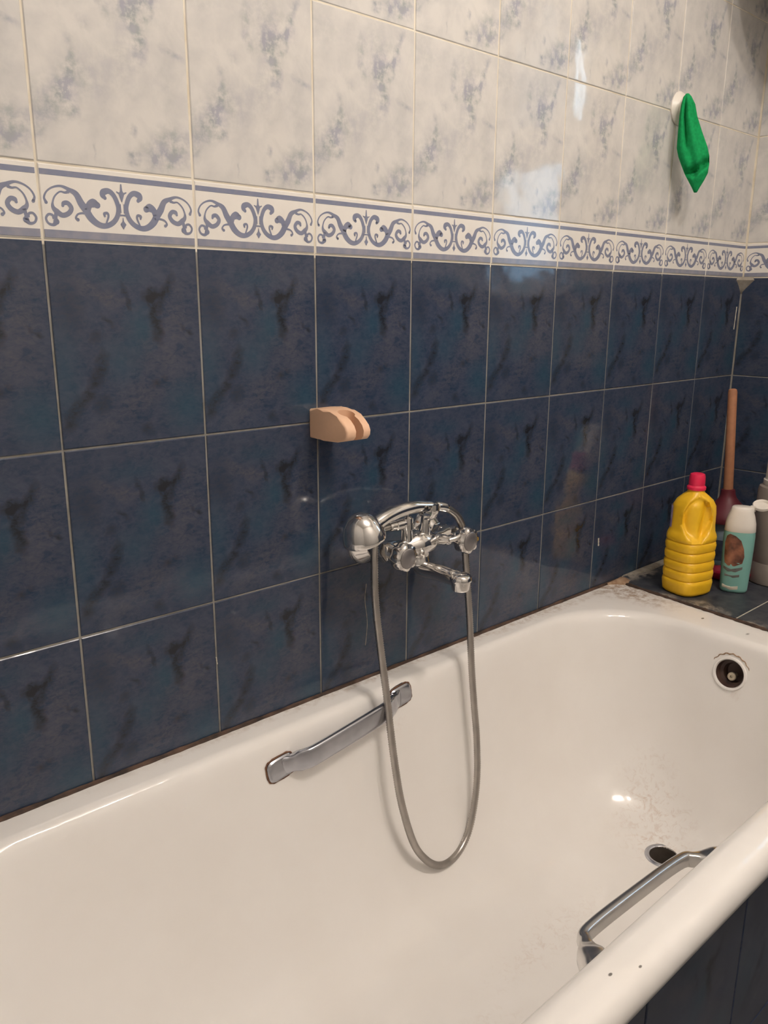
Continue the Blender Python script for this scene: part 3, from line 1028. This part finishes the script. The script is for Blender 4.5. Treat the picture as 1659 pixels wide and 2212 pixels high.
for x in (.495, .645):
    bm = bmesh.new()
    lathe(bm, (x, -.045, TC.z), (0, -1, 0), [(0, .0160), (.022, .0165), (.026, .0140), (.040, .0125), (.042, .009)], 28)
    finish('valve_stem', bm, M['chrome'], tap)
    bm = bmesh.new()
    lathe(bm, (x, -.084, TC.z), (0, -1, 0), [(0, .012), (.003, .019), (.008, .0225), (.020, .0235), (.026, .0215), (.0275, .0175), (.0262, .0165)], 48, lobes=8, amp=.06, lobe_rows=(1, 2, 3, 4))
    kn = finish('knob', bm, M['chrome'], tap, angle=50)
    bm = bmesh.new()
    lathe(bm, (x, -.109, TC.z), (0, -1, 0), [(0, .0168), (.0030, .0168), (.0046, .0145), (.0050, .004)], 32)
    finish('knob_cap', bm, M['knob_cap'], kn)
# neck and spout
bm = bmesh.new()
lathe(bm, (TC.x + .002, TC.y, TC.z), (0, 0, -1), [(-.010, .012), (0, .0185), (.018, .0165), (.026, .0155), (.029, .017), (.037, .017), (.039, .012)], 28)
finish('spout_collar', bm, M['chrome'], tap)
bm = bmesh.new()
path = catmull([(TC.x + .002, TC.y, .822), (TC.x + .002, TC.y - .002, .812), (TC.x + .002, TC.y - .014, .808), (TC.x + .001, TC.y - .045, .811), (TC.x, TC.y - .075, .812), (TC.x, TC.y - .094, .811), (TC.x, TC.y - .101, .807)], 8)
sweep(bm, path, lambda f, i: .0150 - .0020 * f, 18)
sp = finish('spout', bm, M['chrome'], tap)
bm = bmesh.new()
lathe(bm, (TC.x, TC.y - .099, .8225), (0, 0, -1), [(0, .008), (.001, .0140), (.004, .0172), (.010, .0185), (.0125, .0180), (.0135, .0160), (.0255, .0150), (.0285, .0130), (.0285, .0110), (.024, .0105)], 28)
finish('nozzle', bm, M['chrome'], sp)
# diverter lever between the handles
bm = bmesh.new()
lathe(bm, (.602, TC.y - .012, TC.z + .004), (.25, -1, .1), [(0, .0095), (.016, .0090), (.020, .0070), (.026, .0065)], 18)
dv = finish('diverter', bm, M['chrome'], tap)
bm = bmesh.new()
sweep(bm, catmull([(.607, TC.y - .036, TC.z + .006), (.618, TC.y - .040, TC.z + .008), (.634, TC.y - .041, TC.z + .012)], 5), lambda f, i: .0042 + .0012 * f, 12)
finish('diverter_lever', bm, M['chrome'], dv)
# outlet for the hose
bm = bmesh.new()
lathe(bm, (.540, TC.y, TC.z + .010), (0, 0, 1), [(0, .0105), (.020, .0100), (.021, .0120), (.031, .0120), (.032, .0105), (.040, .0100), (.044, .0060)], 24)
out_ = finish('hose_outlet', bm, M['chrome'], tap)
bm = bmesh.new()
lathe(bm, (.541, TC.y, TC.z + .042), (-1, .05, -.03), [(0, .0085), (.012, .0085), (.013, .0100), (.026, .0098), (.028, .0075)], 20)
finish('outlet_elbow', bm, M['chrome'], out_)
# cradle for the hand shower
bm = bmesh.new()
lathe(bm, (.578, TC.y - .004, TC.z + .015), (0, -.1, 1), [(0, .011), (.018, .0085), (.034, .0085), (.036, .0075)], 20)
cr = finish('handset_cradle', bm, M['chrome'], tap)
bm = bmesh.new()
path = catmull([(.578, -.072 - .0175, .925), (.578, -.072 - .0175, .913), (.578, -.072 - .011, .902), (.578, -.072, .898), (.578, -.072 + .011, .902), (.578, -.072 + .0175, .913), (.578, -.072 + .0175, .925)], 6)
sweep(bm, path, 0, section=lambda f: [(math.cos(2 * math.pi * k / 12) * .0032, math.sin(2 * math.pi * k / 12) * .008) for k in range(12)], up=(1, 0, 0.001))
finish('cradle_fork', bm, M['chrome'], cr)

# ------------------------------------------------------------------ hand shower and hose
hs = empty('hand_shower', (.50, -.072, .905), 'chrome telephone-style hand shower resting on the bath mixer', 'hand shower')
path = catmull([(.592, -.072, .9165), (.575, -.072, .9195), (.545, -.072, .9235), (.510, -.072, .9225), (.480, -.072, .9165), (.458, -.072, .9080), (.440, -.072, .898)], 8)
bm = bmesh.new()
sweep(bm, path, lambda f, i: lerp_table([(0, .0078), (.12, .0092), (.45, .0112), (.75, .0118), (1, .0150)], f), 20)
finish('handle', bm, M['chrome'], hs)
HN = Vector((.28, -.05, -.95)).normalized()
HC = Vector((.4340, -.072, .8945))
bm = bmesh.new()
lathe(bm, HC, HN, [(-.039, .003), (-.0375, .011), (-.032, .0195), (-.023, .0268), (-.011, .0322), (-.002, .0344), (.003, .0354), (.008, .0354), (.0095, .0342), (.0095, .0315)], 44)
hd = finish('shower_head', bm, M['chrome'], hs)
bm = bmesh.new()
lathe(bm, HC, HN, [(.007, .0313), (.0105, .0305), (.0115, .024), (.0120, .004)], 40)
finish('spray_plate', bm, M['knob_cap'], hd)

hose_pts = [(.5185, -.0588, .8945), (.500, -.057, .8935), (.4830, -.055, .8895), (.4700, -.058, .8700), (.4645, -.063, .8350), (.4609, -.070, .7752), (.4656, -.078, .6940), (.4709, -.088, .6110), (.4700, -.100, .5471),
            (.4680, -.115, .4846), (.4720, -.128, .4175), (.4895, -.140, .3410), (.5145, -.147, .2975), (.5450, -.150, .2715), (.5803, -.148, .2634), (.6176, -.142, .2740), (.6469, -.135, .3060),
            (.6702, -.125, .3751), (.6808, -.112, .4533), (.6828, -.100, .5249), (.6835, -.090, .5970), (.6840, -.080, .6944), (.6800, -.072, .7837), (.6780, -.068, .8313), (.6700, -.068, .8650), (.6540, -.069, .8890), (.6297, -.070, .9060), (.6080, -.071, .9140), (.5920, -.072, .9165)]
fine = resample(catmull(hose_pts, 14), 0.0021)
hose = empty('shower_hose', (.545, -.15, .265), 'ribbed grey metal shower hose looping down into the bath', 'hose')
bm = bmesh.new()
sweep(bm, fine, lambda f, i: .0068 if i % 2 else .0055, 12)
finish('hose_tube', bm, M['hose'], hose, angle=80)
for k0, k1 in ((0, 9), (len(fine) - 17, len(fine) - 1)):
    bm = bmesh.new()
    sweep(bm, fine[k0:k1], lambda f, i: .0088 if .12 < f < .88 else .0078, 16)
    finish('hose_nut', bm, M['chrome'], hose)

# ------------------------------------------------------------------ empty shower holder on the wall
bm = bmesh.new()
prof = [(.002, 1.0480), (.002, 1.0936), (-.020, 1.0958), (-.036, 1.0962), (-.052, 1.0935), (-.068, 1.0885), (-.080, 1.0825), (-.0885, 1.0750), (-.0925, 1.0670), (-.0915, 1.0590), (-.086, 1.0530), (-.070, 1.0495), (-.035, 1.0478)]
X0h, X1h = .384, .432
va = [bm.verts.new((X0h, y, z)) for y, z in prof]
vb = [bm.verts.new((X1h, y, z)) for y, z in prof]
n = len(prof)
bm.faces.new(va); bm.faces.new(list(reversed(vb)))
for i in range(n):
    bm.faces.new((va[i], vb[i], vb[(i + 1) % n], va[(i + 1) % n]))
bmesh.ops.bevel(bm, geom=[e for e in bm.edges if abs(e.verts[0].co.x - e.verts[1].co.x) < 1e-6], offset=.0040, segments=3, profile=.5, affect='EDGES')
holder = finish('shower_holder', bm, M['beige'], None, angle=35)
xm = (X0h + X1h) / 2 + .001
c1 = bmesh.new()
lathe(c1, (xm, -.050, 1.04), (0, -.20, 1), [(0, .0115), (.075, .0145)], 32)
c1 = finish('cutter', c1, M['beige'], None, center=False)
c2 = bmesh.new()
add_box(c2, (xm - .0075, -.12, 1.03), (xm + .0075, -.060, 1.12))
c2 = finish('cutter', c2, M['beige'], None, center=False)
bpy.context.view_layer.update()
boolean_cut(holder, [c1, c2])
tag(holder, 'beige plastic hand shower holder with open slot on blue wall', 'shower holder')

# ------------------------------------------------------------------ suction hook with a green cloth
hook = empty('suction_hook', (1.4065, 0, 1.671), 'round white suction hook on marbled wall tiles', 'hook')
bm = bmesh.new()
lathe(bm, (1.4065, .0005, 1.671), (0, -1, 0), [(0, .034), (.003, .0345), (.008, .031), (.014, .023), (.018, .020), (.019, .012)], 36)
finish('suction_cup', bm, M['white_plastic'], hook)
bm = bmesh.new()
lathe(bm, (1.4035, -.014, 1.671), (0, -1, 0), [(0, .020), (.003, .0225), (.008, .0220), (.011, .018), (.012, .010)], 32)
cap_ = finish('hook_body', bm, M['white_plastic'], hook)
bm = bmesh.new()
sweep(bm, catmull([(1.4020, -.020, 1.674), (1.3900, -.032, 1.674), (1.3800, -.0375, 1.677), (1.3760, -.0385, 1.684)], 6), lambda f, i: .0055 - .0015 * f, 14)
finish('hook_arm', bm, M['white_plastic'], cap_)

SK_C, SK_D, SK_N = Vector((1.385, -.055, 0)), Vector((.485, -.875, 0)), Vector((-.875, -.485, 0))
sock_tab = [  # z, left, right, half thickness
 (1.6900, -.0250, -.0185, .004), (1.6840, -.0300, -.0130, .008), (1.6680, -.0330, -.0040, .012), (1.6450, -.0345, .0020, .014), (1.6130, -.0345, .0150, .016), (1.5830, -.0340, .0285, .018),
 (1.5650, -.0290, .0340, .019), (1.5480, -.0215, .0355, .019), (1.5300, -.0130, .0345, .017), (1.5150, -.0040, .0280, .014), (1.5020, .0040, .0210, .010), (1.4915, .0095, .0160, .004)]
bm = bmesh.new()
zs = []
for (a, b) in zip(sock_tab[:-1], sock_tab[1:]):
    for k in range(4):
        t = k / 4
        zs.append(tuple(a[i] + (b[i] - a[i]) * t for i in range(4)))
zs.append(sock_tab[-1])
rings = []
for z, l, r, th in zs:
    ring = []
    for k in range(48):
        a = 2 * math.pi * k / 48
        c, s = math.cos(a), math.sin(a)
        mx, hw = (l + r) / 2, (r - l) / 2
        x = mx + hw * c
        y = th * s
        if s > 0:
            # lengthwise folds from the hanging point
            fold = .0035 * math.cos((c - .25 * (1.69 - z) * 6) * 7.0) * min(1, (1.69 - z) / .03) * min(1, max(0, (z - 1.50) / .05))
            crease = -.009 * math.exp(-((c + .42 - (1.69 - z) * .4) / .10) ** 2) * max(0, min(1, (1.685 - z) / .03)) * max(0, min(1, (z - 1.57) / .03))
            # hollow of the turned-up toe, running down to the left
            zz = 1.5455 + (x - .012) * .55 - .010 * (1 - min(1, abs(x - .008) / .03))
            hol = -.024 * math.exp(-((z - zz) / .0085) ** 2) * (1 / (1 + math.exp(-(x + .014) / .003)))
            lip = .005 * math.exp(-((z - zz + .016) / .008) ** 2)
            y += (fold + crease) * s + (hol + lip) * s ** .5
        ring.append(SK_C + SK_D * x + SK_N * y + Vector((0, 0, z)))
    rings.append(ring)
loft(bm, rings)
tag(finish('cloth', bm, M['green'], None, angle=70), 'green knitted washing mitt hanging from the suction hook', 'cloth')

# ------------------------------------------------------------------ bottles on the ledge
def body_rings(cx, cy, rot, tab, seg=64, power=.5):
    """tab rows: z, half width, half depth, roundness exponent"""
    rings = []
    ca, sa = math.cos(rot), math.sin(rot)
    for row in tab:
        z, a, b = row[:3]
        pw = row[3] if len(row) > 3 else power
        ring = []
        for k in range(seg):
            t = 2 * math.pi * k / seg
            c, s = math.cos(t), math.sin(t)
            x, y = math.copysign(abs(c) ** pw, c) * a, math.copysign(abs(s) ** pw, s) * b
            ring.append(Vector((cx + x * ca - y * sa, cy + x * sa + y * ca, z)))
        rings.append(ring)
    return rings

def dense(tab, step):
    out = []
    for a, b in zip(tab[:-1], tab[1:]):
        n = max(1, int(abs(b[0] - a[0]) / step))
        for k in range(n):
            out.append(tuple(a[i] + (b[i] - a[i]) * k / n for i in range(len(a))))
    out.append(tab[-1])
    return out

# yellow bottle
YB = Vector((1.352, -.158, LEDGE))
yb = empty('detergent_bottle', YB, 'yellow ribbed plastic bottle with pink screw cap on the ledge', 'bottle')
tab = [(0, .030, .028), (.0015, .043, .040), (.006, .0475, .0450)]
z = .018
for k in range(5):
    tab += [(z, .0490, .0465), (z + .010, .0500, .0475), (z + .0165, .0490, .0462), (z + .0190, .0465, .0440), (z + .0215, .0490, .0462)]
    z += .0222
tab += [(.136, .0490, .0465), (.142, .0475, .0455), (.150, .0440, .0430), (.165, .0430, .0415), (.190, .0430, .0410), (.208, .0415, .0395), (.221, .0360, .0345), (.231, .0265, .0260), (.238, .0185, .0185), (.246, .0170, .0170), (.250, .0165, .0165)]
tab = [(LEDGE + r[0], r[1], r[2], .62 if r[0] < .215 else (.62 + (r[0] - .215) / .03 * .38 if r[0] < .245 else 1.0)) for r in tab]
tab = dense(tab, .004)
rot_y = R(-14)
rings = body_rings(YB.x, YB.y, rot_y, tab, 96)
face = Vector((-.80, -.60, 0)).normalized()       # the gripped side
side = Vector((.60, -.80, 0))
for ring in rings:
    for p in ring:
        rel = p - YB
        n_ = rel.dot(face)
        s_ = rel.dot(side)
        h_ = rel.z
        if n_ > 0:
            ell = ((s_ - .004) / .031) ** 2 + ((h_ - .180) / .047) ** 2
            if ell < 1.35:
                k = max(0, min(1, (1.2 - ell) / .42))
                k = k * k * (3 - 2 * k)
                p -= face * (.014 * k)
                # finger hole edge beside the grip
                p -= face * (.009 * math.exp(-((s_ - .019 - (h_ - .18) * .1) / .006) ** 2) * k)
bm = bmesh.new()
loft(bm, rings)
finish('bottle_body', bm, M['yellow'], yb, angle=80)
CY = (YB.x, YB.y, LEDGE)
bm = bmesh.new()
lathe(bm, CY, (0, 0, 1), [(.243, .0165), (.244, .0205), (.250, .0208), (.252, .0190), (.254, .0172), (.256, .0176), (.274, .0170), (.279, .0155), (.281, .0110)], 48, lobes=24, amp=.012, lobe_rows=(5, 6))
finish('screw_cap', bm, M['pink'], yb, angle=35)
# paper label on the side turned to the wall
bm = bmesh.new()
lrows = []
for z_ in (.145, .160, .175, .190, .205):
    row = []
    for ang in range(118, 163, 5):
        t = R(ang)
        c, s = math.cos(t), math.sin(t)
        a, b = .0438, .0424
        x, y = math.copysign(abs(c) ** .62, c) * a, math.copysign(abs(s) ** .62, s) * b
        row.append(bm.verts.new((YB.x + x * math.cos(rot_y) - y * math.sin(rot_y), YB.y + x * math.sin(rot_y) + y * math.cos(rot_y), LEDGE + z_)))
    lrows.append(row)
for a, b in zip(lrows[:-1], lrows[1:]):
    for i in range(len(a) - 1):
        bm.faces.new((a[i], a[i + 1], b[i + 1], b[i]))
finish('label_patch', bm, M['label_white'], yb)

# teal shampoo bottle
SB = Vector((1.4357, -.231, LEDGE))
rot_s = R(-28)
sb = empty('shampoo_bottle', SB, 'teal shampoo bottle with open white flip cap on the ledge', 'bottle')
tab = [(0, .022, .013), (.0015, .0275, .0175), (.006, .0300, .0200), (.05, .0318, .0215), (.10, .0335, .0225), (.135, .0338, .0225), (.1465, .0330, .0220)]
tab = dense([(LEDGE + r[0], r[1], r[2], .85) for r in tab], .006)
rot_s = R(118)
bm = bmesh.new()
loft(bm, body_rings(SB.x, SB.y, rot_s, tab, 56))
finish('bottle_body', bm, M['teal'], sb, angle=60)
tab = [(.1455, .0325, .0215), (.147, .0335, .0225), (.165, .0325, .0220), (.182, .0285, .0205), (.194, .0245, .0190), (.201, .0225, .0175), (.2035, .0200, .0155)]
bm = bmesh.new()
loft(bm, body_rings(SB.x, SB.y, rot_s, [(LEDGE + r[0], r[1], r[2], .85) for r in tab], 48))
cp = finish('cap', bm, M['white_plastic'], sb, angle=50)
bm = bmesh.new()
LC = Vector((1.463, -.262, LEDGE + .207))
lathe(bm, LC, (-.34, -.10, .90), [(-.005, .017), (-.003, .0195), (.003, .0200), (.0045, .0185), (.003, .0165), (-.001, .015)], 32)
finish('flip_lid', bm, M['white_plastic'], cp)
bm = bmesh.new()
add_box(bm, (LC.x - .018, LC.y + .008, LC.z - .016), (LC.x - .008, LC.y + .020, LC.z - .001), .002)
finish('hinge', bm, M['white_plastic'], cp)
def wrap_patch(name, outline, mat, parent, off):
    """patch lying on the bottle face; outline points are (angle deg, height)"""
    bm = bmesh.new()
    def on(ang, h, o):
        t = R(ang)
        a = .0300 + .0038 * min(1, h / .12) + o
        b = .0200 + .0026 * min(1, h / .12) + o
        c, s = math.cos(t), math.sin(t)
        x, y = math.copysign(abs(c) ** .85, c) * a, math.copysign(abs(s) ** .85, s) * b
        return Vector((SB.x + x * math.cos(rot_s) - y * math.sin(rot_s), SB.y + x * math.sin(rot_s) + y * math.cos(rot_s), LEDGE + h))
    ca = sum(p[0] for p in outline) / len(outline)
    ch = sum(p[1] for p in outline) / len(outline)
    rings = []
    for k in (1.0, .75, .5, .25, .05):
        rings.append([on(ca + (a - ca) * k, ch + (h - ch) * k, off) for a, h in outline])
    vr = loft(bm, rings, cap=False)
    bm.faces.new(vr[-1])
    return finish(name, bm, mat, parent, angle=80)
wrap_patch('picture_label', [(36, .088), (34, .120), (41, .136), (56, .142), (79, .138), (94, .128), (106, .108), (111, .090), (106, .074), (84, .066), (59, .066), (41, .072)], M['label_brown'], sb, .0008)
wrap_patch('printed_band', [(36, .064), (61, .058), (89, .058), (109, .066), (109, .060), (89, .052), (61, .052), (36, .058)], M['label_grey'], sb, .0009)
wrap_patch('printed_line', [(46, .046), (84, .044), (101, .047), (101, .041), (84, .038), (46, .040)], M['label_grey'], sb, .0007)
wrap_patch('printed_panel', [(36, .020), (79, .016), (101, .019), (101, .011), (79, .008), (36, .012)], M['label_cream'], sb, .0008)

# tall dull-white canister at the edge of the ledge
CN = Vector((1.576, -.2625, LEDGE))
cn = empty('canister', CN, 'tall dull white plastic canister behind the teal bottle', 'canister')
bm = bmesh.new()
lathe(bm, CN, (0, 0, 1), [(0, .050), (.002, .0555), (.008, .0575), (.05, .0575), (.054, .0560), (.058, .0575), (.150, .0575), (.225, .0565), (.234, .0540), (.238, .0470)], 48)
finish('canister_body', bm, M['canister'], cn)
bm = bmesh.new()
lathe(bm, CN, (0, 0, 1), [(.236, .0440), (.240, .0470), (.250, .0470), (.252, .0435), (.318, .0420), (.323, .0390), (.324, .020)], 44)
finish('canister_cap', bm, M['white_plastic'], cn)

# pink dish and blue-grey jar behind the bottles
PD = Vector((1.520, -.178, LEDGE))
bm = bmesh.new()
pt = [(0, .042, .026), (.002, .047, .031), (.010, .052, .036), (.017, .054, .038), (.019, .053, .037), (.017, .050, .034), (.007, .044, .028), (.005, .02, .012)]
loft(bm, body_rings(PD.x, PD.y, R(-52), [(LEDGE + r[0], r[1], r[2], .9) for r in pt], 44))
tag(finish('soap_dish', bm, M['dark_pink'], None, angle=50), 'pink plastic soap dish behind the teal and yellow bottles', 'dish')
JP = Vector((1.612, -.118, LEDGE))
jar = empty('jar', JP, 'blue-grey jar with dark label standing under the plunger', 'jar')
bm = bmesh.new()
lathe(bm, JP, (0, 0, 1), [(0, .034), (.002, .038), (.006, .040), (.085, .040), (.096, .037), (.102, .032), (.116, .032), (.118, .029)], 40)
finish('jar_body', bm, M['jar'], jar)
bm = bmesh.new()
lathe(bm, JP, (0, 0, 1), [(.020, .0402), (.0205, .0408), (.072, .0408), (.0725, .0402)], 40)
bmesh.ops.delete(bm, geom=[f for f in bm.faces if len(f.verts) > 4], context='FACES')
finish('jar_label', bm, M['label_navy'], jar)

# plunger standing on the jar
PB = JP + Vector((0, 0, .1175))
lean = Vector((-.012, .012, .26)).normalized()
pg = empty('plunger', PB, 'plunger with brown wooden handle and dark red rubber cup', 'plunger')
bm = bmesh.new()
lathe(bm, PB, lean, [(0, .050), (.002, .0545), (.008, .0560), (.018, .0535), (.032, .0440), (.046, .0310), (.058, .0215), (.068, .0178), (.080, .0165), (.082, .0120)], 40)
finish('rubber_cup', bm, M['red_rubber'], pg)
bm = bmesh.new()
lathe(bm, PB, lean, [(.060, .0115), (.078, .0118), (.325, .0108), (.331, .0095), (.333, .0060)], 24)
finish('wooden_handle', bm, M['wood'], pg)
